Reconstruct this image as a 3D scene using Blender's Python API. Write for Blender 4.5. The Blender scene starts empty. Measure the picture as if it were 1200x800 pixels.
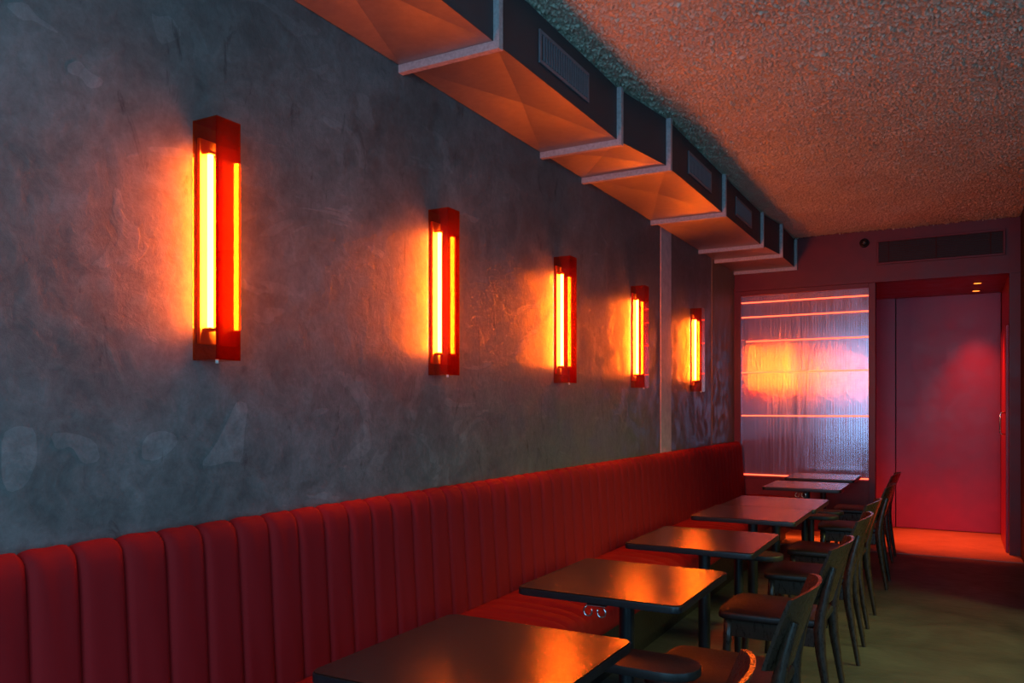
import bpy, bmesh, math, random
import numpy as np
from mathutils import Vector, Matrix

random.seed(7)
rng = np.random.default_rng(7)
S = bpy.context.scene
COL = S.collection

# ------------------------------------------------------------------ camera
CX, CZ = 2.13, 1.40                       # wall_left is the plane X = 0, the room runs along +Y
F_PX = 940.0
cam = bpy.data.cameras.new('camera')
cam.sensor_width = 36.0
cam.lens = 36.0 * F_PX / 1200.0
cam.shift_y = 78.0 / 1200.0
cam.clip_start = 0.02
camo = bpy.data.objects.new('camera', cam)
COL.objects.link(camo)
camo.location = (CX, 0, CZ)
camo.rotation_euler = (math.pi / 2, 0, math.atan(518.0 / F_PX))
S.camera = camo

# ------------------------------------------------------------------ sky, daylight, exposure
world = bpy.data.worlds.new('sky')
S.world = world
world.use_nodes = True
wb = world.node_tree.nodes['Background']
wb.inputs[0].default_value = (0.30, 0.56, 1.0, 1)
wb.inputs[1].default_value = 1.0


def area(name, loc, rot, sx, sy, energy, color, portal=False):
    l = bpy.data.lights.new(name, 'AREA')
    l.shape = 'RECTANGLE'
    l.size, l.size_y, l.energy, l.color = sx, sy, energy, color
    if portal:
        l.cycles.is_portal = True
    o = bpy.data.objects.new(name, l)
    o.location = loc
    o.rotation_euler = rot
    COL.objects.link(o)
    return o


# daylight at the shop windows: one in the front wall (behind the camera), one in the side wall of the bar bay
area('window_daylight', (2.15, -1.57, 1.80), (math.radians(90), 0, 0), 2.5, 2.5, 104, (0.23, 0.60, 0.87))
area('side_window_daylight', (5.75, 0.5, 1.80), (0, math.radians(90), 0), 2.5, 2.6, 52, (0.25, 0.60, 0.88))
# yellow-green bar lighting in the bay that opens to the right of the aisle
bar = area('bar_light', (4.0, 4.9, 2.1), (0, math.radians(52), 0), 0.6, 2.4, 18, (0.78, 0.82, 0.27))
bar.data.spread = math.radians(70)

S.view_settings.view_transform = 'Standard'
S.view_settings.look = 'None'
S.view_settings.gamma = 1
S.view_settings.use_curve_mapping = False
S.view_settings.exposure = 0.0
S.cycles.use_denoising = True
S.cycles.max_bounces = 8
S.cycles.transparent_max_bounces = 24
S.cycles.sample_clamp_indirect = 4.0
S.cycles.caustics_reflective = False
S.cycles.caustics_refractive = False

TUBE_L = 290.0            # radiance of the wall lamp tubes

# ------------------------------------------------------------------ materials


def mat(name):
    m = bpy.data.materials.new(name)
    m.use_nodes = True
    nt = m.node_tree
    nt.nodes.clear()
    out = nt.nodes.new('ShaderNodeOutputMaterial')
    return m, nt, out


def N(nt, t, **kw):
    n = nt.nodes.new(t)
    for k, v in kw.items():
        setattr(n, k, v)
    return n


def L(nt, a, b):
    nt.links.new(a, b)


def noise(nt, scale, detail=4, rough=0.55, vec=None, dist=0.0):
    n = N(nt, 'ShaderNodeTexNoise')
    n.inputs['Scale'].default_value = scale
    n.inputs['Detail'].default_value = detail
    n.inputs['Roughness'].default_value = rough
    n.inputs['Distortion'].default_value = dist
    if vec is not None:
        L(nt, vec, n.inputs['Vector'])
    return n.outputs['Fac']


def ramp(nt, fac, stops):
    r = N(nt, 'ShaderNodeValToRGB')
    els = r.color_ramp.elements
    while len(els) < len(stops):
        els.new(0.5)
    for e, (p, c) in zip(els, stops):
        e.position = p
        e.color = c if len(c) == 4 else (*c, 1)
    L(nt, fac, r.inputs[0])
    return r.outputs[0]


def g(v):
    return (v, v, v)


def coords(nt, scale=(1, 1, 1)):
    t = N(nt, 'ShaderNodeTexCoord')
    geo = N(nt, 'ShaderNodeNewGeometry')
    mp = N(nt, 'ShaderNodeMapping')
    mp.inputs['Scale'].default_value = scale
    L(nt, geo.outputs['Position'], mp.inputs['Vector'])
    return mp.outputs[0]


def objcoords(nt, scale=(1, 1, 1)):
    t = N(nt, 'ShaderNodeTexCoord')
    mp = N(nt, 'ShaderNodeMapping')
    mp.inputs['Scale'].default_value = scale
    L(nt, t.outputs['Object'], mp.inputs['Vector'])
    return mp.outputs[0]


def bump(nt, h, strength, dist):
    b = N(nt, 'ShaderNodeBump')
    b.inputs['Strength'].default_value = strength
    b.inputs['Distance'].default_value = dist
    L(nt, h, b.inputs['Height'])
    return b.outputs[0]


def principled(nt, out, base=None, rough=0.5, metal=0.0, spec=0.5):
    p = N(nt, 'ShaderNodeBsdfPrincipled')
    if base is not None:
        p.inputs['Base Color'].default_value = (*base, 1)
    p.inputs['Roughness'].default_value = rough
    p.inputs['Metallic'].default_value = metal
    p.inputs['Specular IOR Level'].default_value = spec
    L(nt, p.outputs[0], out.inputs[0])
    return p


def simple(name, c1, c2, scale=30, rough=(0.4, 0.6), metal=0.0, spec=0.5, bs=0.0, bd=0.002, stretch=(1, 1, 1), detail=4):
    m, nt, out = mat(name)
    p = principled(nt, out, None, 0.5, metal, spec)
    v = objcoords(nt, stretch)
    f = noise(nt, scale, detail, 0.6, v)
    L(nt, ramp(nt, f, [(0.3, c1), (0.7, c2)]), p.inputs['Base Color'])
    L(nt, ramp(nt, f, [(0.3, g(rough[0])), (0.7, g(rough[1]))]), p.inputs['Roughness'])
    if bs:
        L(nt, bump(nt, f, bs, bd), p.inputs['Normal'])
    return m


def emitter(name, col, strength):
    m, nt, out = mat(name)
    e = N(nt, 'ShaderNodeEmission')
    e.inputs[0].default_value = (*col, 1)
    e.inputs[1].default_value = strength
    L(nt, e.outputs[0], out.inputs[0])
    return m


def concrete(name='troweled_concrete', k=1.0):
    m, nt, out = mat(name)
    p = principled(nt, out)
    v = coords(nt)
    big = noise(nt, 1.3, 5, 0.6, v, 0.4)
    mid = noise(nt, 5.5, 6, 0.65, v, 0.8)
    fine = noise(nt, 42, 5, 0.7, v)
    v2 = coords(nt, (1, 0.75, 1.25))
    patch = noise(nt, 2.6, 3, 0.5, v2, 1.6)
    c1 = ramp(nt, big, [(0.25, (0.112 * k, 0.110 * k, 0.107 * k)), (0.75, (0.205 * k, 0.202 * k, 0.197 * k))])
    c2 = ramp(nt, mid, [(0.3, g(0.72)), (0.7, g(1.22))])
    c3 = ramp(nt, fine, [(0.3, g(0.86)), (0.7, g(1.12))])
    pm = ramp(nt, patch, [(0.635, g(1.0)), (0.645, g(1.22)), (0.74, g(1.3))])
    dk = noise(nt, 3.4, 6, 0.75, coords(nt, (1, 2.2, 0.8)), 0.9)
    dm = ramp(nt, dk, [(0.60, g(1.0)), (0.68, g(0.52))])

    def mul(a, b):
        x = N(nt, 'ShaderNodeMix', data_type='RGBA', blend_type='MULTIPLY')
        x.inputs[0].default_value = 1.0
        L(nt, a, x.inputs[6])
        L(nt, b, x.inputs[7])
        return x.outputs[2]
    mott = noise(nt, 17, 8, 0.78, v, 0.5)
    c4 = ramp(nt, mott, [(0.3, g(0.78)), (0.7, g(1.22))])
    c = mul(mul(mul(mul(mul(c1, c2), c3), pm), dm), c4)
    L(nt, c, p.inputs['Base Color'])
    r = ramp(nt, mid, [(0.38, g(0.40)), (0.62, g(0.66))])
    L(nt, r, p.inputs['Roughness'])
    hm = N(nt, 'ShaderNodeMath', operation='MULTIPLY_ADD')
    L(nt, mott, hm.inputs[0])
    hm.inputs[1].default_value = 0.6
    L(nt, mid, hm.inputs[2])
    hp = N(nt, 'ShaderNodeMath', operation='MULTIPLY_ADD')
    L(nt, pm, hp.inputs[0])
    hp.inputs[1].default_value = 0.5
    L(nt, hm.outputs[0], hp.inputs[2])
    L(nt, bump(nt, hp.outputs[0], 0.5, 0.009), p.inputs['Normal'])
    return m


def floor_mat(name, c1, c2, rough):
    m, nt, out = mat(name)
    p = principled(nt, out)
    v = coords(nt, (1, 1, 1))
    a = noise(nt, 2.2, 6, 0.65, v, 0.6)
    b = noise(nt, 9, 5, 0.7, coords(nt, (1, 3, 1)))
    L(nt, ramp(nt, a, [(0.3, c1), (0.7, c2)]), p.inputs['Base Color'])
    L(nt, ramp(nt, b, [(0.3, g(rough[0])), (0.7, g(rough[1]))]), p.inputs['Roughness'])
    L(nt, bump(nt, b, 0.25, 0.003), p.inputs['Normal'])
    return m


def ceiling_mat():
    m, nt, out = mat('sprayed_ceiling')
    p = principled(nt, out, None, 0.42, 0.0, 0.6)
    v = coords(nt)
    a = noise(nt, 160, 4, 0.7, v)
    b = noise(nt, 2.0, 3, 0.5, v)
    c = ramp(nt, b, [(0.3, (0.50, 0.56, 0.45)), (0.7, (0.60, 0.68, 0.55))])
    L(nt, c, p.inputs['Base Color'])
    L(nt, bump(nt, a, 0.6, 0.004), p.inputs['Normal'])
    return m


def table_mat():
    m, nt, out = mat('speckled_dark_laminate')
    p = principled(nt, out, None, 0.3, 0.0, 0.5)
    v = objcoords(nt)
    a = noise(nt, 150, 2, 0.5, v)
    b = noise(nt, 90, 4, 0.7, v)
    L(nt, ramp(nt, b, [(0.35, (0.013, 0.006, 0.004)), (0.7, (0.024, 0.011, 0.007))]), p.inputs['Base Color'])
    L(nt, ramp(nt, b, [(0.3, g(0.13)), (0.7, g(0.20))]), p.inputs['Roughness'])
    L(nt, bump(nt, a, 0.5, 0.0017), p.inputs['Normal'])
    return m


def acrylic_mat():
    m, nt, out = mat('orange_red_acrylic')
    tr = N(nt, 'ShaderNodeBsdfTransparent')
    tr.inputs[0].default_value = (0.975, 0.36, 0.075, 1)      # a ray crosses two faces of every pane
    gl = N(nt, 'ShaderNodeBsdfGlossy')
    gl.inputs['Roughness'].default_value = 0.02
    gl.inputs[0].default_value = (1.0, 0.75, 0.55, 1)
    lw = N(nt, 'ShaderNodeLayerWeight')
    pw = N(nt, 'ShaderNodeMath', operation='POWER')
    L(nt, lw.outputs['Facing'], pw.inputs[0])
    pw.inputs[1].default_value = 5.0
    ma = N(nt, 'ShaderNodeMath', operation='MULTIPLY_ADD')      # Schlick reflectance of an acrylic face
    L(nt, pw.outputs[0], ma.inputs[0])
    ma.inputs[1].default_value = 0.96
    ma.inputs[2].default_value = 0.04
    mx = N(nt, 'ShaderNodeMixShader')
    L(nt, ma.outputs[0], mx.inputs[0])
    L(nt, tr.outputs[0], mx.inputs[1])
    L(nt, gl.outputs[0], mx.inputs[2])
    # cast acrylic scatters a little light inside
    df = N(nt, 'ShaderNodeBsdfTranslucent')
    df.inputs[0].default_value = (0.9, 0.02, 0.008, 1)
    m2 = N(nt, 'ShaderNodeMixShader')
    m2.inputs[0].default_value = 0.006
    L(nt, mx.outputs[0], m2.inputs[1])
    L(nt, df.outputs[0], m2.inputs[2])
    L(nt, m2.outputs[0], out.inputs[0])
    return m


def sheet_mat():
    m, nt, out = mat('fluted_polycarbonate')
    p = principled(nt, out, (0.54, 0.42, 0.56), 0.13, 0.75, 0.5)
    n = noise(nt, 3, 3, 0.5, coords(nt, (14, 1, 0.6)))
    L(nt, ramp(nt, n, [(0.35, g(0.10)), (0.7, g(0.2))]), p.inputs['Roughness'])
    return m


M = {}
M['concrete'] = concrete(k=0.82)
M['skim'] = concrete('smooth_skim_plaster', 1.08)
M['floor'] = floor_mat('dark_polished_concrete', (0.042, 0.042, 0.039), (0.10, 0.098, 0.088), (0.46, 0.66))
M['corridor_floor'] = floor_mat('corridor_concrete', (0.20, 0.17, 0.15), (0.32, 0.28, 0.25), (0.35, 0.6))
M['ceiling'] = ceiling_mat()
M['plaster_dark'] = simple('dark_plaster', (0.03, 0.03, 0.035), (0.05, 0.05, 0.055), 6, (0.6, 0.8))
M['red_paint'] = simple('wine_red_paint', (0.120, 0.007, 0.013), (0.155, 0.010, 0.018), 8, (0.38, 0.5))
M['door_paint'] = simple('crimson_door_paint', (0.32, 0.014, 0.085), (0.38, 0.020, 0.105), 5, (0.34, 0.42))
M['dado_paint'] = simple('dark_red_dado_paint', (0.17, 0.010, 0.012), (0.22, 0.014, 0.017), 8, (0.35, 0.5))
M['slat'] = simple('dark_brown_slat_metal', (0.050, 0.018, 0.015), (0.065, 0.024, 0.020), 20, (0.6, 0.75), 0.0, 0.15)
M['pink_strip'] = simple('pale_cement_strip', (0.52, 0.41, 0.42), (0.74, 0.60, 0.60), 14, (0.5, 0.8), bs=0.3, bd=0.004)
M['brown_strip'] = simple('brown_plaster', (0.16, 0.125, 0.075), (0.23, 0.18, 0.11), 9, (0.4, 0.7), bs=0.2, bd=0.003)
M['duct'] = simple('galvanised_sheet', (0.27, 0.27, 0.275), (0.33, 0.33, 0.335), 25, (0.40, 0.47), 0.92, 0.5)
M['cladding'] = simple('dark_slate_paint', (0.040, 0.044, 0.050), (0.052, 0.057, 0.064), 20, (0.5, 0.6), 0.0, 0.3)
M['flange'] = simple('bright_galvanised_steel', (0.30, 0.31, 0.33), (0.50, 0.51, 0.53), 60, (0.4, 0.6), 0.15)
M['grille'] = simple('blue_grey_grille_metal', (0.14, 0.16, 0.19), (0.19, 0.21, 0.24), 20, (0.35, 0.45), 0.2)
M['black'] = simple('matt_black', (0.006, 0.006, 0.007), (0.012, 0.012, 0.013), 40, (0.4, 0.6))
M['black_metal'] = simple('black_powder_coat', (0.009, 0.0095, 0.011), (0.014, 0.0145, 0.017), 70, (0.3, 0.42))
M['chrome'] = simple('chrome', g(0.7), g(0.78), 10, (0.1, 0.16), 1.0)
M['velvet'] = simple('red_upholstery', (0.26, 0.004, 0.007), (0.32, 0.006, 0.009), 260, (0.72, 0.9), 0.0, 0.25, 0.25, 0.0015)
M['table'] = table_mat()
M['wood'] = simple('dark_stained_wood', (0.024, 0.014, 0.009), (0.052, 0.031, 0.019), 9, (0.24, 0.34), 0.0, 0.6, 0.04, 0.001, (9, 9, 3))
M['leather'] = simple('black_brown_leatherette', (0.010, 0.0075, 0.007), (0.016, 0.011, 0.010), 120, (0.42, 0.55), 0.0, 0.5, 0.2, 0.001)
M['acrylic'] = acrylic_mat()
M['tube'] = emitter('orange_tube_light', (1.0, 0.86, 0.62), TUBE_L)
M['batten'] = simple('cream_batten', (0.78, 0.70, 0.58), (0.82, 0.74, 0.62), 30, (0.4, 0.5))
M['white_plastic'] = simple('white_plastic', g(0.55), g(0.65), 20, (0.3, 0.4))
M['neon'] = emitter('red_neon_line', (1.0, 0.085, 0.035), 4.2)
M['led'] = emitter('orange_red_led_strip', (1.0, 0.10, 0.012), 34.0)
M['downlight_glow'] = emitter('orange_downlight_glow', (1.0, 0.16, 0.02), 4.0)
M['sheet'] = sheet_mat()
M['glass_frame'] = simple('dark_window_frame', g(0.02), g(0.03), 20, (0.4, 0.5))

# ------------------------------------------------------------------ mesh helpers


def obj(name, bm, m, parent=None, smooth=False, loc=None):
    me = bpy.data.meshes.new(name)
    bmesh.ops.recalc_face_normals(bm, faces=bm.faces)
    bm.to_mesh(me)
    bm.free()
    return objm(name, me, m, parent, smooth, loc)


def objm(name, me, m, parent=None, smooth=False, loc=None):
    if m is not None:
        me.materials.clear()
        me.materials.append(M[m] if isinstance(m, str) else m)
    if smooth:
        for p in me.polygons:
            p.use_smooth = True
    o = bpy.data.objects.new(name, me)
    COL.objects.link(o)
    if parent is not None:
        o.parent = parent
    if loc is not None:
        o.location = loc
    return o


def tag(o, label, cat=None, group=None, kind=None):
    if label:
        o['label'] = label
    if cat:
        o['category'] = cat
    if group:
        o['group'] = group
    if kind:
        o['kind'] = kind
    return o


def thing(name, label, cat, loc=(0, 0, 0), rz=0.0, group=None):
    o = bpy.data.objects.new(name, None)
    o.empty_display_size = 0.1
    COL.objects.link(o)
    o.location = loc
    o.rotation_euler = (0, 0, rz)
    return tag(o, label, cat, group)


def copy_tree(o, parent=None):
    c = o.copy()
    COL.objects.link(c)
    c.parent = parent
    for ch in list(o.children):
        copy_tree(ch, c)
    return c


def add_box(bm, x0, x1, y0, y1, z0, z1, bev=0.0, seg=2):
    vs = [bm.verts.new(p) for p in ((x0, y0, z0), (x1, y0, z0), (x1, y1, z0), (x0, y1, z0),
                                    (x0, y0, z1), (x1, y0, z1), (x1, y1, z1), (x0, y1, z1))]
    fs = [bm.faces.new([vs[i] for i in q]) for q in ((0, 3, 2, 1), (4, 5, 6, 7), (0, 1, 5, 4), (1, 2, 6, 5), (2, 3, 7, 6), (3, 0, 4, 7))]
    if bev:
        es = {e for f in fs for e in f.edges}
        bmesh.ops.bevel(bm, geom=list(es), offset=bev, segments=seg, affect='EDGES', profile=0.5)


def box(name, m, dims, parent=None, bev=0.0, smooth=False):
    bm = bmesh.new()
    add_box(bm, *dims, bev=bev)
    return obj(name, bm, m, parent, smooth)


def struct(name, m, dims, parent=None, bev=0.0, label=None):
    o = box(name, m, dims, parent, bev)
    o['kind'] = 'structure'
    if label:
        o['label'] = label
    return o


def add_sweep(bm, path, radii, n=10, sx=1.0, sy=1.0, caps=True):
    """round (or elliptical) tube along a path of points"""
    rings = []
    prev = None
    P = [Vector(p) for p in path]
    for i, p in enumerate(P):
        t = (P[min(i + 1, len(P) - 1)] - P[max(i - 1, 0)]).normalized()
        ref = Vector((0, 1, 0)) if abs(t.y) < 0.9 else Vector((1, 0, 0))
        u = ref.cross(t).normalized()
        w = t.cross(u).normalized()
        r = radii[i] if hasattr(radii, '__len__') else radii
        rings.append([bm.verts.new(p + u * (math.cos(a) * r * sx) + w * (math.sin(a) * r * sy))
                      for a in (2 * math.pi * k / n for k in range(n))])
    for a, b in zip(rings, rings[1:]):
        for k in range(n):
            bm.faces.new((a[k], a[(k + 1) % n], b[(k + 1) % n], b[k]))
    if caps:
        bm.faces.new(list(reversed(rings[0])))
        bm.faces.new(rings[-1])


def sweep(name, m, path, radii, parent=None, n=10, sx=1.0, sy=1.0, smooth=True):
    bm = bmesh.new()
    add_sweep(bm, path, radii, n, sx, sy)
    o = obj(name, bm, m, parent, smooth)
    return o


def lathe(name, m, prof, parent=None, n=24, center=(0, 0, 0), smooth=True):
    bm = bmesh.new()
    rings = []
    for r, z in prof:
        rings.append([bm.verts.new((center[0] + r * math.cos(2 * math.pi * k / n), center[1] + r * math.sin(2 * math.pi * k / n), center[2] + z)) for k in range(n)])
    for a, b in zip(rings, rings[1:]):
        for k in range(n):
            bm.faces.new((a[k], a[(k + 1) % n], b[(k + 1) % n], b[k]))
    bm.faces.new(list(reversed(rings[0])))
    bm.faces.new(rings[-1])
    return obj(name, bm, m, parent, smooth)


def outline_prism(bm, pts, z0, z1, bev=0.0, seg=2):
    lo = [bm.verts.new((x, y, z0)) for x, y in pts]
    hi = [bm.verts.new((x, y, z1)) for x, y in pts]
    n = len(pts)
    f0 = bm.faces.new(list(reversed(lo)))
    f1 = bm.faces.new(hi)
    for k in range(n):
        bm.faces.new((lo[k], lo[(k + 1) % n], hi[(k + 1) % n], hi[k]))
    if bev:
        bmesh.ops.bevel(bm, geom=list(f0.edges) + list(f1.edges), offset=bev, segments=seg, affect='EDGES', profile=0.5)


def rrect(x0, x1, y0, y1, r, n=6):
    pts = []
    for cx, cy, a0 in ((x1 - r, y1 - r, 0), (x0 + r, y1 - r, 90), (x0 + r, y0 + r, 180), (x1 - r, y0 + r, 270)):
        for k in range(n + 1):
            a = math.radians(a0 + 90 * k / n)
            pts.append((cx + r * math.cos(a), cy + r * math.sin(a)))
    return pts


def shade_auto(o, angle=35):
    for p in o.data.polygons:
        p.use_smooth = True
    o.data.set_sharp_from_angle(angle=math.radians(angle))


# ------------------------------------------------------------------ dimensions
CEIL = 3.22
YB = 8.95            # plane of the red partition and the header
YD = 10.37           # plane of the crimson door at the end of the corridor
XR = 2.68            # right wall (far part of the room)
YF = -1.35            # front wall with the shop window
XBAR = 5.6           # far wall of the bar bay
YR = 6.5             # where the right wall begins

# ------------------------------------------------------------------ the setting
struct('floor', 'floor', (-0.25, XBAR + 0.2, YF - 0.2, 8.55, -0.2, 0.0), label='dark polished concrete floor of the dining room')
struct('floor_corridor', 'corridor_floor', (-0.25, XR + 0.3, 8.55, YD + 0.4, -0.2, 0.006), label='paler concrete floor of the corridor')
wl = struct('wall_left', 'concrete', (-0.25, 0.0, YF, YD + 0.4, -0.2, CEIL + 0.2), label='grey troweled concrete wall with cloudy patches')

# ceiling: sprayed acoustic coating, real relief over the part the picture shows
def ceiling_grid(x0, x1, y0, y1, step, amp):
    nx, ny = int((x1 - x0) / step) + 1, int((y1 - y0) / step) + 1
    fx = np.fft.fftfreq(nx, step)[:, None]
    fy = np.fft.fftfreq(ny, step)[None, :]
    fr = np.sqrt(fx * fx + fy * fy)

    def band(f0, bw):
        h = np.fft.ifft2(np.fft.fft2(rng.standard_normal((nx, ny))) * np.exp(-((fr - f0) / bw) ** 2)).real
        return h / h.std()
    h = np.abs(band(26, 10)) * 0.7 + band(44, 14) * 0.75 + band(12, 6) * 0.22 + band(1.5, 1.2) * 0.2
    h = (h - h.mean()) / h.std()
    xs = np.linspace(x0, x1, nx)
    ys = np.linspace(y0, y1, ny)
    X, Y = np.meshgrid(xs, ys, indexing='ij')
    Z = CEIL - 0.006 - amp * np.clip(h, -1.6, 3.2)
    co = np.stack([X, Y, Z], -1).reshape(-1, 3).astype(np.float32)
    i = np.arange(nx - 1)[:, None] * ny + np.arange(ny - 1)[None, :]
    q = np.stack([i, i + 1, i + ny + 1, i + ny], -1).reshape(-1, 4).astype(np.int32)
    me = bpy.data.meshes.new('ceiling')
    me.vertices.add(len(co))
    me.vertices.foreach_set('co', co.ravel())
    me.loops.add(q.size)
    me.loops.foreach_set('vertex_index', q.ravel())
    me.polygons.add(len(q))
    me.polygons.foreach_set('loop_start', np.arange(0, q.size, 4, dtype=np.int32))
    me.update(calc_edges=True)
    me.validate()
    return me


ceil = struct('ceiling', 'ceiling', (-0.25, XBAR + 0.2, YF - 0.2, YD + 0.4, CEIL + 0.02, CEIL + 0.25), label='rough sprayed ceiling with pebbly relief')
relief = objm('spray_coating', ceiling_grid(0.35, 3.3, 1.6, YB, 0.0078, 0.0062), 'ceiling', ceil, True)
relief['kind'] = 'structure'
box('spray_coating_edge', 'ceiling', (-0.25, XBAR + 0.2, YF - 0.2, 1.6, CEIL, CEIL + 0.02), ceil)['kind'] = 'structure'
box('spray_coating_bay', 'ceiling', (3.3, XBAR + 0.2, 1.6, YR + 0.4, CEIL, CEIL + 0.02), ceil)['kind'] = 'structure'

# right side: wall only in the far part, then the bar bay
struct('wall_right', 'plaster_dark', (XR, XR + 0.2, YR, YB + 0.02, -0.2, CEIL + 0.2), label='dark plaster wall beside the corridor opening')
struct('wall_bay_end', 'plaster_dark', (XR + 0.2, XBAR + 0.2, YR, YR + 0.2, -0.2, CEIL + 0.2))
ws = struct('wall_bay_side', 'plaster_dark', (XBAR, XBAR + 0.12, 1.8, YR + 0.2, -0.2, CEIL + 0.2))
for dims in ((XBAR, XBAR + 0.12, YF, -0.8, -0.2, CEIL + 0.2), (XBAR, XBAR + 0.12, -0.8, 1.8, -0.2, 0.5), (XBAR, XBAR + 0.12, -0.8, 1.8, 3.06, CEIL + 0.2)):
    box('wall_bay_panel', 'plaster_dark', dims, ws)['kind'] = 'structure'
fw = struct('wall_front', 'plaster_dark', (-0.25, XBAR + 0.2, YF - 0.12, YF, -0.2, 0.5))
for dims in ((-0.25, XBAR + 0.2, YF - 0.12, YF, 3.06, CEIL + 0.2), (-0.25, 0.9, YF - 0.12, YF, 0.5, 3.06), (3.4, XBAR + 0.2, YF - 0.12, YF, 0.5, 3.06)):
    box('wall_front_panel', 'plaster_dark', dims, fw)['kind'] = 'structure'
win = struct('window_1', 'glass_frame', (0.9, 3.4, YF - 0.10, YF - 0.04, 0.5, 0.56), label='shop window in the front wall')
for x in (0.9, 2.12, 3.34):
    box('window_mullion', 'glass_frame', (x, x + 0.06, YF - 0.10, YF - 0.04, 0.56, 3.0), win)
box('window_head', 'glass_frame', (0.9, 3.4, YF - 0.10, YF - 0.04, 3.0, 3.06), win)
win2 = struct('window_2', 'glass_frame', (XBAR + 0.03, XBAR + 0.09, -0.8, 1.8, 0.5, 0.56), label='shop window in the side wall of the bar bay')
for y in (-0.8, 0.47, 1.74):
    box('window_mullion', 'glass_frame', (XBAR + 0.03, XBAR + 0.09, y, y + 0.06, 0.56, 3.0), win2)
box('window_head', 'glass_frame', (XBAR + 0.03, XBAR + 0.09, -0.8, 1.8, 3.0, 3.06), win2)

# pale strip and brown end panel on the concrete wall
struct('trim_1', 'pink_strip', (0.0, 0.004, 6.41, 6.69, 0.3, 2.93), label='pale pinkish cement strip running down the concrete wall')
struct('trim_2', 'brown_strip', (0.0, 0.005, 8.01, YB, 0.3, 3.15), label='brown plaster panel at the end of the concrete wall')

# smoother skim patches left by the trowel; outlines read off the photograph and laid on the wall plane
CT, ST = F_PX / math.hypot(F_PX, 518.0), 518.0 / math.hypot(F_PX, 518.0)


def on_wall(px, py):
    c = F_PX / CT * CX / (1118.0 - px)
    return ((c - CX * ST) / CT, CZ + (478.0 - py) * c / F_PX)


for outl in ([(278, 468), (291, 474), (287, 500), (284, 542), (268, 540), (250, 546), (234, 545), (252, 522), (266, 494)],
             [(166, 520), (174, 508), (190, 504), (206, 509), (208, 520), (196, 532), (182, 540), (166, 538)],
             [(2, 508), (20, 498), (42, 502), (44, 540), (30, 570), (10, 578), (1, 560)],
             [(78, 76), (92, 70), (104, 84), (122, 94), (118, 102), (104, 104), (94, 90), (80, 86)],
             [(176, 14), (184, 20), (200, 18), (214, 40), (204, 48), (186, 53)],
             [(4, 4), (30, 2), (44, 20), (60, 30), (70, 40), (56, 34), (40, 24), (24, 24)],
             [(58, 508), (82, 506), (112, 516), (118, 540), (96, 544), (84, 522), (66, 528)]):
    wp = [on_wall(*p) for p in outl]
    n, dense = len(wp), []
    for k in range(n):                                            # round the corners (Chaikin), keep the outline free of folds
        (a, b), (c, d) = wp[k], wp[(k + 1) % n]
        dense += [(a * 0.8 + c * 0.2, b * 0.8 + d * 0.2), (a * 0.2 + c * 0.8, b * 0.2 + d * 0.8)]
    bm = bmesh.new()
    bm.faces.new([bm.verts.new((0.0006, y, z)) for y, z in dense])
    bmesh.ops.triangulate(bm, faces=bm.faces, ngon_method='EAR_CLIP')
    bm.normal_update()
    for f in bm.faces:
        if f.normal.x < 0:
            f.normal_flip()
    me = bpy.data.meshes.new('plaster_patch')
    bm.to_mesh(me)
    bm.free()
    objm('plaster_patch', me, 'skim', wl)['kind'] = 'structure'

# header over the partition and corridor opening
ZH = 2.71
hd = struct('wall_back', 'red_paint', (0.0, XR + 0.2, YB, YB + 0.12, ZH, CEIL + 0.05), label='wine red header wall over the partition and corridor opening')
t3 = struct('trim_3', 'red_paint', (0.0, XR, YB - 0.02, YB + 0.12, ZH - 0.03, ZH + 0.012), label='narrow red ledge along the bottom of the header')
struct('trim_4', 'red_paint', (2.59, XR, YB - 0.005, YB + 0.12, 0.0, ZH - 0.03), label='dark red door jamb at the right of the corridor opening')

# corridor behind the partition
struct('ceiling_corridor', 'dado_paint', (0.0, XR + 0.2, YB + 0.12, YD + 0.1, 2.68, 2.80), label='dark red soffit of the corridor')
struct('wall_corridor_right', 'door_paint', (2.59, XR + 0.2, YB + 0.12, YD + 0.1, 0.0, 2.68))
wc = struct('wall_corridor_end', 'door_paint', (0.0, 1.528, YD, YD + 0.1, 0.012, 2.68), label='crimson wall panel beside the corridor door')
struct('wall_corridor_back', 'black', (0.0, XR + 0.2, YD + 0.10, YD + 0.2, -0.1, 2.75))
d1 = struct('door_1', 'door_paint', (1.538, 2.583, YD + 0.004, YD + 0.1, 0.012, 2.68), bev=0.003, label='tall crimson door panel at the end of the corridor')
d2 = struct('door_2', 'door_paint', (2.568, 2.59, YB + 0.13, YB + 1.05, 0.01, 2.2), bev=0.002, label='narrow side door in the corridor with a steel pull handle')
bm = bmesh.new()
add_sweep(bm, [(2.568, 9.12, 1.355), (2.535, 9.12, 1.355), (2.522, 9.12, 1.342), (2.522, 9.12, 1.16), (2.535, 9.12, 1.147), (2.568, 9.12, 1.147)], 0.0075, 10)
obj('handle', bm, 'chrome', d2, True)

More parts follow.
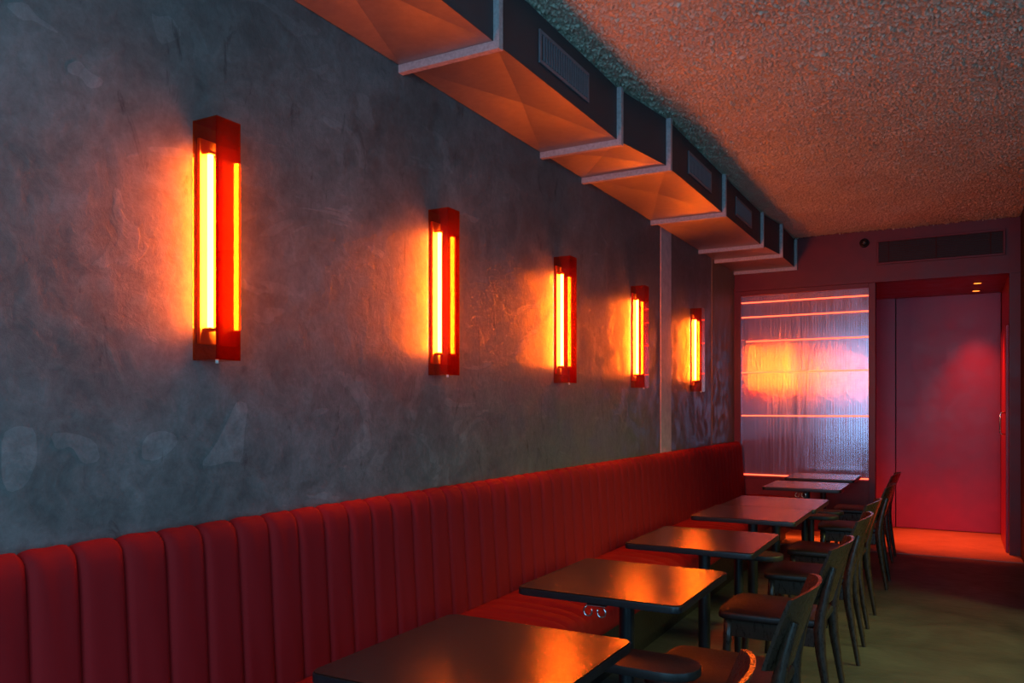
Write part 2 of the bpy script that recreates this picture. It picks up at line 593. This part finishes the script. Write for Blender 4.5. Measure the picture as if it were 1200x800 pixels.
# ------------------------------------------------------------------ fluted light partition
part = thing('light_partition', 'fluted reflective partition screen with red neon lines in a red frame', 'partition', (0, YB, 0))
px0, px1 = 0.075, 1.365
for x0, x1 in ((0.0, px0), (px1, 1.43)):
    box('frame_post', 'red_paint', (x0, x1, -0.012, 0.10, 0.0, ZH - 0.03), part, 0.004)
box('frame_rail', 'red_paint', (px0, px1, -0.012, 0.10, 2.63, ZH - 0.03), part, 0.004)
box('dado_panel', 'dado_paint', (px0, px1, 0.012, 0.06, 0.10, 0.655), part, 0.003)
box('dado_rail', 'dado_paint', (px0, px1, 0.0, 0.08, 0.635, 0.66), part, 0.003)
bm = bmesh.new()
pitch, seg = 0.0125, 8
nf = int(round((px1 - px0) / pitch))
col0 = col1 = None
for k in range(nf * seg + 1):
    x = px0 + (px1 - px0) * k / (nf * seg)
    y = 0.030 - 0.00018 * math.cos(2 * math.pi * k / seg)
    a, b = bm.verts.new((x, y, 0.66)), bm.verts.new((x, y, 2.63))
    if col0:
        bm.faces.new((col0, a, b, col1))
    col0, col1 = a, b
me = bpy.data.meshes.new('fluted_sheet')
bm.to_mesh(me)
bm.free()
objm('fluted_sheet', me, 'sheet', part, True)
box('sheet_backing', 'dado_paint', (px0, px1, 0.045, 0.06, 0.66, 2.63), part)
for z in (2.555, 2.395, 2.13, 1.79, 1.317, 0.672):
    x0 = px0 + (0.055 if abs(z - 2.13) < 0.01 else 0.004)
    sweep('neon_line', 'neon', [(x0, 0.018, z), (px1 - 0.003, 0.018, z)], 0.0062, part, 8)
box('toe_light', 'led', (px0, px1, 0.065, 0.085, 0.105, 0.125), part)

# header fittings
gr = thing('air_grille', 'dark red slatted air grille set in the header wall', 'air grille', (0, YB, 0))
gx0, gx1, gz0, gz1 = 1.46, 2.54, 2.875, 3.085
box('backing', 'black', (gx0, gx1, -0.004, -0.001, gz0, gz1), gr)
for dims in ((gx0 - 0.02, gx1 + 0.02, -0.02, -0.001, gz1, gz1 + 0.02), (gx0 - 0.02, gx1 + 0.02, -0.02, -0.001, gz0 - 0.02, gz0),
             (gx0 - 0.02, gx0, -0.02, -0.001, gz0, gz1), (gx1, gx1 + 0.02, -0.02, -0.001, gz0, gz1)):
    box('grille_frame', 'red_paint', dims, gr, 0.003)
slat = None
for k in range(13):
    z = gz0 + (k + 0.5) * (gz1 - gz0) / 13
    if slat is None:
        bm = bmesh.new()
        add_box(bm, gx0, gx1, -0.016, -0.006, -0.003, 0.003)
        slat = obj('slat', bm, 'slat', gr)
        slat.location.z = z
    else:
        c = slat.copy()
        COL.objects.link(c)
        c.parent = gr
        c.location.z = z
for x in (1.545, 1.97, 2.43):
    box('slat_bar', 'slat', (x, x + 0.012, -0.018, -0.014, gz0, gz1), gr)
cm = thing('dome_camera', 'small black dome camera on the red header wall', 'camera', (1.325, YB, 3.09))
lathe('base_ring', 'black', [(0.046, 0.0), (0.046, 0.014), (0.038, 0.02)], cm).rotation_euler = (math.pi / 2, 0, 0)
lathe('dome', 'black_metal', [(0.036, 0.018), (0.033, 0.032), (0.022, 0.043), (0.008, 0.047)], cm).rotation_euler = (math.pi / 2, 0, 0)
lathe('lens', 'chrome', [(0.009, 0.044), (0.007, 0.050)], cm, 12).rotation_euler = (math.pi / 2, 0, 0)

# corridor downlights (the third, unseen behind the partition, is added to light the floor)
for x, y, tilt, lab in ((2.34, 9.47, 0, 'round orange downlight in the corridor soffit beside the header wall'),
                        (2.34, 10.08, 0, 'round orange downlight in the corridor soffit beside the crimson door'),
                        (1.15, 9.47, 12, 'added downlight in the corridor soffit, unseen behind the fluted partition')):
    dl = thing('downlight', lab, 'downlight', (x, y, 2.68), 0, 'corridor downlights')
    lathe('trim_ring', 'black_metal', [(0.043, -0.006), (0.046, -0.003), (0.046, -0.0005)], dl)
    lathe('lamp_disc', 'downlight_glow', [(0.034, -0.0085), (0.034, -0.0065)], dl)
    sp = bpy.data.lights.new('downlight_beam', 'SPOT')
    sp.energy = 470 if y < 10 else 100
    sp.color = (1.0, 0.062, 0.010)
    sp.spot_size = math.radians(52 if y < 10 else 66)
    sp.spot_blend = 1.0
    sp.shadow_soft_size = 0.035
    so = bpy.data.objects.new('downlight_beam', sp)
    COL.objects.link(so)
    so.parent = dl
    so.location = (0, 0, -0.03)
    so.rotation_euler = (math.radians(1 if y < 10 else 0), -math.radians(tilt), 0)

# ------------------------------------------------------------------ air duct
duct = thing('air_duct', 'square galvanised air duct running along the top of the concrete wall', 'air duct')
ZD0, ZD1 = 2.90, 3.19
stations = [(-1.3, 0.478), (0.1, 0.478), (1.48, 0.478), (2.85, 0.478), (4.22, 0.478), (4.82, 0.570), (6.18, 0.570), (7.55, 0.575), (8.12, 0.640), (YB - 0.005, 0.640)]
for (ya, wa), (yb, wbb) in zip(stations, stations[1:]):
    bm = bmesh.new()
    a = [bm.verts.new(p) for p in ((0.004, ya, ZD0), (wa, ya, ZD0), (wa, ya, ZD1), (0.004, ya, ZD1))]
    b = [bm.verts.new(p) for p in ((0.004, yb, ZD0), (wbb, yb, ZD0), (wbb, yb, ZD1), (0.004, yb, ZD1))]
    for k in (1, 2, 3):
        bm.faces.new((a[k], a[(k + 1) % 4], b[(k + 1) % 4], b[k]))
    bm.faces.new(a)
    bm.faces.new(b)
    ctr = bm.verts.new(((wa + wbb) / 4, (ya + yb) / 2, ZD0 + 0.024))          # cross-broken sheet: pyramid crease
    for p, q in ((a[0], a[1]), (a[1], b[1]), (b[1], b[0]), (b[0], a[0])):
        bm.faces.new((p, q, ctr))
    sec = obj('duct_section', bm, 'duct', duct)
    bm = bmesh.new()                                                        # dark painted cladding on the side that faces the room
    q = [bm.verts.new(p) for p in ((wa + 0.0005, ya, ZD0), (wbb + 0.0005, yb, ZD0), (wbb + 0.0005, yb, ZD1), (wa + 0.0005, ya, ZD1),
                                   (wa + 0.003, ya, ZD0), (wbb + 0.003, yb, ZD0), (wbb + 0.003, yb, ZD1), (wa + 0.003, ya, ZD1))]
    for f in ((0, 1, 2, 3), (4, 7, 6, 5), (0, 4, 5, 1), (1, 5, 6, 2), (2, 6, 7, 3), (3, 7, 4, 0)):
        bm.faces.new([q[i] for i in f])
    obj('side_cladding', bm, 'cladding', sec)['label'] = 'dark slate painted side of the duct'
for ya, wa in stations[1:]:
    bm = bmesh.new()
    t, lip = 0.016, 0.034
    y0, y1 = ya - t, ya + t
    if ya > YB - 0.1:
        y0, y1 = ya - 0.028, ya
    ring_o = [(0.0005, ZD0 - lip), (wa + 0.030, ZD0 - lip), (wa + 0.030, ZD1), (0.0005, ZD1)]
    outer = [(0.0005, ZD0 - lip), (wa + 0.030, ZD0 - lip), (wa + 0.030, ZD1), (wa - 0.004, ZD1), (wa - 0.004, ZD0 + 0.004), (0.0005, ZD0 + 0.004)]
    lo = [bm.verts.new((x, y0, z)) for x, z in outer]
    hi = [bm.verts.new((x, y1, z)) for x, z in outer]
    bm.faces.new(lo)
    bm.faces.new(list(reversed(hi)))
    for k in range(6):
        bm.faces.new((lo[k], hi[k], hi[(k + 1) % 6], lo[(k + 1) % 6]))
    obj('flange', bm, 'flange', duct)
for ya, yb, w in ((3.24, 3.80, 0.478), (5.26, 5.83, 0.570), (6.58, 7.15, 0.572)):
    fr = box('vent_grille', 'grille', (w + 0.0005, w + 0.0045, ya, yb, 2.965, 3.118), duct)
    for dims in ((w, w + 0.012, ya, yb, 3.100, 3.118), (w, w + 0.012, ya, yb, 2.965, 2.983), (w, w + 0.012, ya, ya + 0.02, 2.983, 3.10), (w, w + 0.012, yb - 0.02, yb, 2.983, 3.10)):
        box('vent_frame', 'grille', dims, fr, 0.002)
    box('vent_opening', 'black', (w + 0.002, w + 0.006, ya + 0.02, yb - 0.02, 2.983, 3.10), fr)
    sl = None
    ns = 19
    for k in range(ns):
        y = ya + 0.03 + (yb - ya - 0.06) * (k + 0.5) / ns
        if sl is None:
            bm = bmesh.new()
            add_box(bm, w + 0.006, w + 0.014, -0.0035, 0.0035, 2.984, 3.099)
            sl = obj('vent_slat', bm, 'grille', fr)
            sl.location.y = y
        else:
            c = sl.copy()
            COL.objects.link(c)
            c.parent = fr
            c.location.y = y

# ------------------------------------------------------------------ wall lamps
LA, LW, LZ0, LZ1, PT = 0.112, 0.096, 1.552, 2.316, 0.004


def make_lamp():
    t = thing('wall_lamp', 'lamp', 'wall lamp', (0, 0, LZ0))
    H = LZ1 - LZ0
    box('acrylic_front', 'acrylic', (LA - PT, LA, 0.0, LW, 0.0, H), t)
    box('acrylic_side', 'acrylic', (0.002, LA - PT - 0.0004, 0.0, PT, PT + 0.0004, H - PT - 0.0004), t)
    box('acrylic_side', 'acrylic', (0.002, LA - PT - 0.0004, LW - PT, LW, PT + 0.0004, H - PT - 0.0004), t)
    box('acrylic_cap', 'acrylic', (0.002, LA - PT - 0.0004, 0.0, LW, 0.0, PT), t)
    box('acrylic_cap', 'acrylic', (0.002, LA - PT - 0.0004, 0.0, LW, H - PT, H), t)
    ty, tx = 0.038, 0.039
    bt = box('batten', 'batten', (0.002, 0.016, 0.016, 0.082, 0.054, H - 0.050), t, 0.003)
    for z0, z1 in ((0.094, 0.106), (H - 0.104, H - 0.092)):
        box('tube_holder', 'batten', (0.016, 0.052, ty - 0.014, ty + 0.014, z0, z1), bt, 0.004)
    z0, z1 = 0.106, H - 0.104
    sweep('tube', 'tube', [(tx, ty, z0), (tx, ty, z1)], 0.0095, t, 14)
    sweep('screw', 'white_plastic', [(LA - 0.012, 0.012, 0.002), (LA - 0.012, 0.012, -0.011)], 0.005, t, 10)
    return t


lamp_y = [1.75, 3.06, 4.385, 5.71, 7.26]
lamp_lab = ['orange acrylic wall lamp, fifth from the fluted partition, alone on the bare blue-grey concrete',
            'orange acrylic wall lamp, fourth from the fluted partition',
            'orange acrylic wall lamp, third from the fluted partition',
            'orange acrylic wall lamp, second from the fluted partition, just before the pale cement strip',
            'orange acrylic wall lamp between the pale cement strip and the fluted partition']
proto = make_lamp()
for i, (y, lab) in enumerate(zip(lamp_y, lamp_lab)):
    o = proto if i == 0 else copy_tree(proto)
    o.location.y = y
    tag(o, lab, 'wall lamp', 'orange acrylic wall lamps')

# ------------------------------------------------------------------ banquette
bq = thing('banquette', 'long red channel-tufted banquette along the concrete wall', 'banquette')
SP, Y0B = 0.1362, 1.183 - 12 * 0.1362
NCH = 69
BTOP = 1.036


def channel_mesh(jit):
    # profile (x, z) from the seat up and over the rounded top to the wall
    prof = [(0.128, 0.40), (0.127, 0.47), (0.122, 0.56), (0.116, 0.66), (0.110, 0.76), (0.104, 0.86), (0.099, 0.93), (0.094, 0.975),
            (0.084, 1.008), (0.066, 1.027), (0.044, BTOP), (0.022, 1.030), (0.003, 1.020)]
    nu = 12
    bm = bmesh.new()
    rows = []
    for i, (px, pz) in enumerate(prof):
        p0 = prof[max(i - 1, 0)]
        p1 = prof[min(i + 1, len(prof) - 1)]
        tx, tz = p1[0] - p0[0], p1[1] - p0[1]
        l = math.hypot(tx, tz)
        nx, nz = tz / l, -tx / l
        row = []
        for u in range(nu + 1):
            s = u / nu
            b = (1 - abs(2 * s - 1) ** 5.0) ** 0.6
            amp = 0.020 * b - 0.020 + jit * 0.002 * math.sin(7 * pz + 9 * s + jit * 4) * b
            if nz > 0.4:
                amp *= 0.8
            row.append(bm.verts.new((px + nx * amp, (s - 0.5) * SP * 0.998, pz + nz * amp)))
        rows.append(row)
    for a, b in zip(rows, rows[1:]):
        for u in range(nu):
            bm.faces.new((a[u], a[u + 1], b[u + 1], b[u]))
    me = bpy.data.meshes.new('back_channel')
    bmesh.ops.recalc_face_normals(bm, faces=bm.faces)
    bm.to_mesh(me)
    bm.free()
    for p in me.polygons:
        p.use_smooth = True
    me.materials.append(M['velvet'])
    return me


ch = [channel_mesh(j) for j in (-1.0, 0.3, 1.0)]
for k in range(NCH):
    o = bpy.data.objects.new('back_channel', ch[(k * 7) % 3])
    COL.objects.link(o)
    o.parent = bq
    o.location = (0, Y0B + (k + 0.5) * SP, 0)
YE = Y0B + NCH * SP
box('back_board', 'dado_paint', (0.002, 0.060, Y0B, YE - 0.002, 0.10, 0.985), bq)
# seat: long pad with rounded nose and pull folds in front of the channel seams
bm = bmesh.new()
prof = [(0.08, 0.435, 0), (0.14, 0.452, 0.2), (0.22, 0.460, 0.6), (0.32, 0.463, 1.0), (0.42, 0.462, 1.3), (0.50, 0.458, 1.5), (0.57, 0.449, 1.6),
        (0.615, 0.434, 1.4), (0.640, 0.410, 1.2), (0.650, 0.375, 0.8), (0.646, 0.335, 0.4), (0.636, 0.300, 0.1), (0.60, 0.290, 0)]
ny = 620
rows = []
for i in range(ny + 1):
    y = Y0B + (YE - 0.003 - Y0B) * i / ny
    row = []
    for px, pz, w in prof:
        ph = y + 0.35 * (px - 0.3) * math.sin(y * 1.7 + 0.6)
        f = max(0.0, math.sin(2 * math.pi * ph / 0.118 + 1.3 * math.sin(3.1 * y))) ** 4
        f2 = max(0.0, math.sin(2 * math.pi * (ph + 0.03) / 0.31)) ** 8
        row.append(bm.verts.new((px, y, pz - 0.015 * w * f - 0.010 * w * f2)))
    rows.append(row)
for a, b in zip(rows, rows[1:]):
    for u in range(len(prof) - 1):
        bm.faces.new((a[u], a[u + 1], b[u + 1], b[u]))
bm.faces.new(rows[0])
bm.faces.new(list(reversed(rows[-1])))
obj('seat', bm, 'velvet', bq, True)
box('seat_frame', 'black', (0.06, 0.60, Y0B, YE - 0.003, 0.10, 0.30), bq)
box('plinth', 'black', (0.06, 0.55, Y0B, YE - 0.003, 0.0, 0.10), bq)

# ------------------------------------------------------------------ tables
TX0, TX1, TZ = 0.70, 1.325, 0.735
TWX = TX1 - TX0


def make_table():
    t = thing('dining_table', 'table', 'table')
    hx, hy = TWX / 2, 0.33
    bm = bmesh.new()
    outline_prism(bm, rrect(-hx + 0.003, hx - 0.003, -hy + 0.003, hy - 0.003, 0.026), TZ - 0.004, TZ, 0.0015, 1)
    obj('tabletop', bm, 'table', t)
    bm = bmesh.new()
    outline_prism(bm, rrect(-hx, hx, -hy, hy, 0.029), TZ - 0.028, TZ - 0.0035, 0.003, 2)
    e = obj('edge_band', bm, 'black_metal', t)
    shade_auto(e)
    box('mounting_plate', 'black_metal', (-0.17, 0.17, -0.17, 0.17, TZ - 0.036, TZ - 0.028), t, 0.002)
    bm = bmesh.new()
    add_sweep(bm, [(0, 0, 0.03), (0, 0, TZ - 0.036)], 0.030, 20)
    shade_auto(obj('post', bm, 'black_metal', t))
    shade_auto(lathe('base', 'black_metal', [(0.148, 0.0), (0.148, 0.010), (0.138, 0.016), (0.06, 0.028), (0.034, 0.045)], t, 36))
    return t


def add_hook(t):
    hy = -0.33
    h = box('bag_hook', 'chrome', (-0.038, 0.038, hy + 0.012, hy + 0.040, TZ - 0.040, TZ - 0.0365), t, 0.001)
    for s in (-1, 1):
        pts = []
        for k in range(13):
            a = math.radians(-70 + 285 * k / 12)
            pts.append((s * (0.026 + 0.016 * math.cos(a)), hy + 0.010, TZ - 0.058 - 0.017 * math.sin(a)))
        sweep('hook_ring', 'chrome', pts, 0.003, h, 8)


ord_lab = {7: 'dark speckled table against the fluted partition',
           6: 'dark speckled table with a chrome bag hook, second from the fluted partition',
           5: 'dark speckled table, third from the fluted partition, butted against the fourth',
           4: 'dark speckled table, fourth from the fluted partition, butted against the third',
           3: 'dark speckled table, fifth from the fluted partition',
           2: 'dark speckled table with a chrome bag hook, sixth from the fluted partition',
           1: 'dark speckled table, seventh from the fluted partition'}
table_y = {1: 1.855, 2: 2.955, 3: 4.065, 4: 5.215, 5: 5.885, 6: 7.315, 7: 8.33}
tp = make_table()
tables = {}
for k in range(1, 8):
    o = tp if k == 1 else copy_tree(tp)
    o.location = ((TX0 + TX1) / 2 + (0.0, 0.0, 0.0, -0.005, 0.012, 0.0, 0.0)[k - 1], table_y[k], 0.0)
    tag(o, ord_lab[k], 'table', 'dark speckled tables along the banquette')
    tables[k] = o
for k in (2, 6):
    add_hook(tables[k])

# ------------------------------------------------------------------ low side tables in the gaps


def make_side():
    t = thing('side_table', 'side', 'side table')
    pts = []
    x0, x1, hy = -0.22, 0.22, 0.095
    pts += [(x0 + 0.02, -hy), (x1 - 0.10, -hy)]
    for k in range(9):
        a = math.radians(-90 + 180 * k / 8)
        pts.append((x1 - 0.09 + 0.09 * math.cos(a), hy * math.sin(a)))
    pts += [(x1 - 0.10, hy), (x0 + 0.02, hy), (x0, hy - 0.02), (x0, -hy + 0.02)]
    # drop doubled neighbours
    q = []
    for p in pts:
        if not q or (abs(p[0] - q[-1][0]) + abs(p[1] - q[-1][1])) > 1e-4:
            q.append(p)
    bm = bmesh.new()
    outline_prism(bm, q, 0.575, 0.603, 0.004, 2)
    shade_auto(obj('top', bm, 'leather', t))
    bm = bmesh.new()
    add_sweep(bm, [(-0.02, 0, 0.02), (-0.02, 0, 0.575)], 0.024, 18)
    shade_auto(obj('post', bm, 'black_metal', t))
    bm = bmesh.new()
    outline_prism(bm, rrect(-0.17, 0.13, -0.085, 0.085, 0.03), 0.0, 0.014, 0.003, 1)
    shade_auto(obj('base', bm, 'black_metal', t))
    return t


sp = make_side()
for i, (x, y, lab) in enumerate(((1.23, 2.43, 'low dark side table between the sixth and seventh tables from the fluted partition'),
                                 (1.10, 4.52, 'low dark side table between the fourth and fifth tables from the fluted partition'),
                                 (1.165, 6.36, 'low dark side table beside the third table from the fluted partition'),
                                 (1.165, 6.66, 'low dark side table beside the second table from the fluted partition'))):
    o = sp if i == 0 else copy_tree(sp)
    o.location = (x, y, 0)
    tag(o, lab, 'side table', 'low side tables in the gaps between the tables')

# ------------------------------------------------------------------ chairs (they face -X, towards the banquette)


def make_chair():
    t = thing('dining_chair', 'chair', 'chair')
    # seat
    pts = []
    for k in range(9):                                            # gently bowed front edge
        s = -1 + 2 * k / 8
        pts.append((-0.235 - 0.012 * (1 - s * s), -s * 0.205))
    outl = [(0.205, -0.175), (0.215, -0.15), (0.215, 0.15), (0.205, 0.175), (0.0, 0.218), (-0.17, 0.228), (-0.215, 0.222)] + pts + [(-0.215, -0.222), (-0.17, -0.228), (0.0, -0.218)]
    bm = bmesh.new()
    outline_prism(bm, outl, 0.428, 0.462, 0.012, 3)
    shade_auto(obj('seat', bm, 'leather', t), 40)
    # apron rails
    for dims in ((-0.205, 0.185, -0.190, -0.168, 0.345, 0.428), (-0.205, 0.185, 0.168, 0.190, 0.345, 0.428),
                 (-0.207, -0.185, -0.165, 0.165, 0.345, 0.428), (0.165, 0.187, -0.150, 0.150, 0.360, 0.428)):
        box('apron', 'wood', dims, t, 0.003)
    for s in (-1, 1):
        sweep('leg', 'wood', [(-0.222, s * 0.196, 0.0), (-0.212, s * 0.190, 0.15), (-0.200, s * 0.182, 0.32), (-0.196, s * 0.180, 0.43)],
              [0.0115, 0.0155, 0.020, 0.021], t, 10, 1.0, 1.0)
    for s in (-1, 1):
        bm = bmesh.new()
        add_sweep(bm, [(0.262, s * 0.196, 0.0), (0.236, s * 0.193, 0.16), (0.212, s * 0.190, 0.32), (0.205, s * 0.188, 0.42), (0.212, s * 0.186, 0.50), (0.234, s * 0.183, 0.60), (0.262, s * 0.178, 0.705)],
                  [0.0125, 0.017, 0.0225, 0.0255, 0.0235, 0.020, 0.016], 10, 1.0, 0.85)
        shade_auto(obj('leg', bm, 'wood', t), 50)
    # curved plywood backrest, wraps forward at both ends
    bm = bmesh.new()
    nu, nv, th = 20, 8, 0.013
    front, back = [], []
    for v in range(nv + 1):
        q = v / nv
        fr, bk = [], []
        for u in range(nu + 1):
            s = -1 + 2 * u / nu
            halfw = 0.208 + 0.026 * q
            y = s * halfw
            ztop = 0.802 - 0.016 * abs(s) ** 3
            zbot = 0.520 + 0.020 * abs(s) ** 3
            z = zbot + (ztop - zbot) * q
            x = 0.168 + 0.078 * q + 0.012 * q * q + 0.052 * (1 - s * s) - 0.006 * abs(s) ** 6
            fr.append(bm.verts.new((x, y, z)))
            bk.append(bm.verts.new((x + th, y, z + 0.002)))
        front.append(fr)
        back.append(bk)
    for v in range(nv):
        for u in range(nu):
            bm.faces.new((front[v][u], front[v][u + 1], front[v + 1][u + 1], front[v + 1][u]))
            bm.faces.new((back[v][u], back[v + 1][u], back[v + 1][u + 1], back[v][u + 1]))
    for u in range(nu):
        bm.faces.new((front[0][u], back[0][u], back[0][u + 1], front[0][u + 1]))
        bm.faces.new((front[nv][u], front[nv][u + 1], back[nv][u + 1], back[nv][u]))
    for v in range(nv):
        bm.faces.new((front[v][0], front[v + 1][0], back[v + 1][0], back[v][0]))
        bm.faces.new((front[v][nu], back[v][nu], back[v + 1][nu], front[v + 1][nu]))
    shade_auto(obj('backrest', bm, 'wood', t), 40)
    return t


cp = make_chair()
chair_y = {1: 1.83, 2: 2.90, 3: 3.93, 4: 4.92, 5: 5.75, 6: 6.99, 7: 8.21}
chair_lab = {7: 'dark curved-back wooden chair at the table against the fluted partition',
             6: 'dark curved-back wooden chair at the second table from the fluted partition',
             5: 'dark curved-back wooden chair at the third table from the fluted partition',
             4: 'dark curved-back wooden chair at the fourth table from the fluted partition',
             3: 'dark curved-back wooden chair at the fifth table from the fluted partition',
             2: 'dark curved-back wooden chair at the sixth table from the fluted partition',
             1: 'dark curved-back wooden chair at the seventh table from the fluted partition'}
for k in range(1, 8):
    o = cp if k == 1 else copy_tree(cp)
    o.location = (1.41 + (0, 0, 0.0, 0.0, -0.015, 0.0, -0.03)[k - 1], chair_y[k], 0)
    o.rotation_euler.z = math.radians((2, 1, -1, 1, -2, 1, 0)[k - 1])
    tag(o, chair_lab[k], 'chair', 'dark wooden chairs along the aisle')
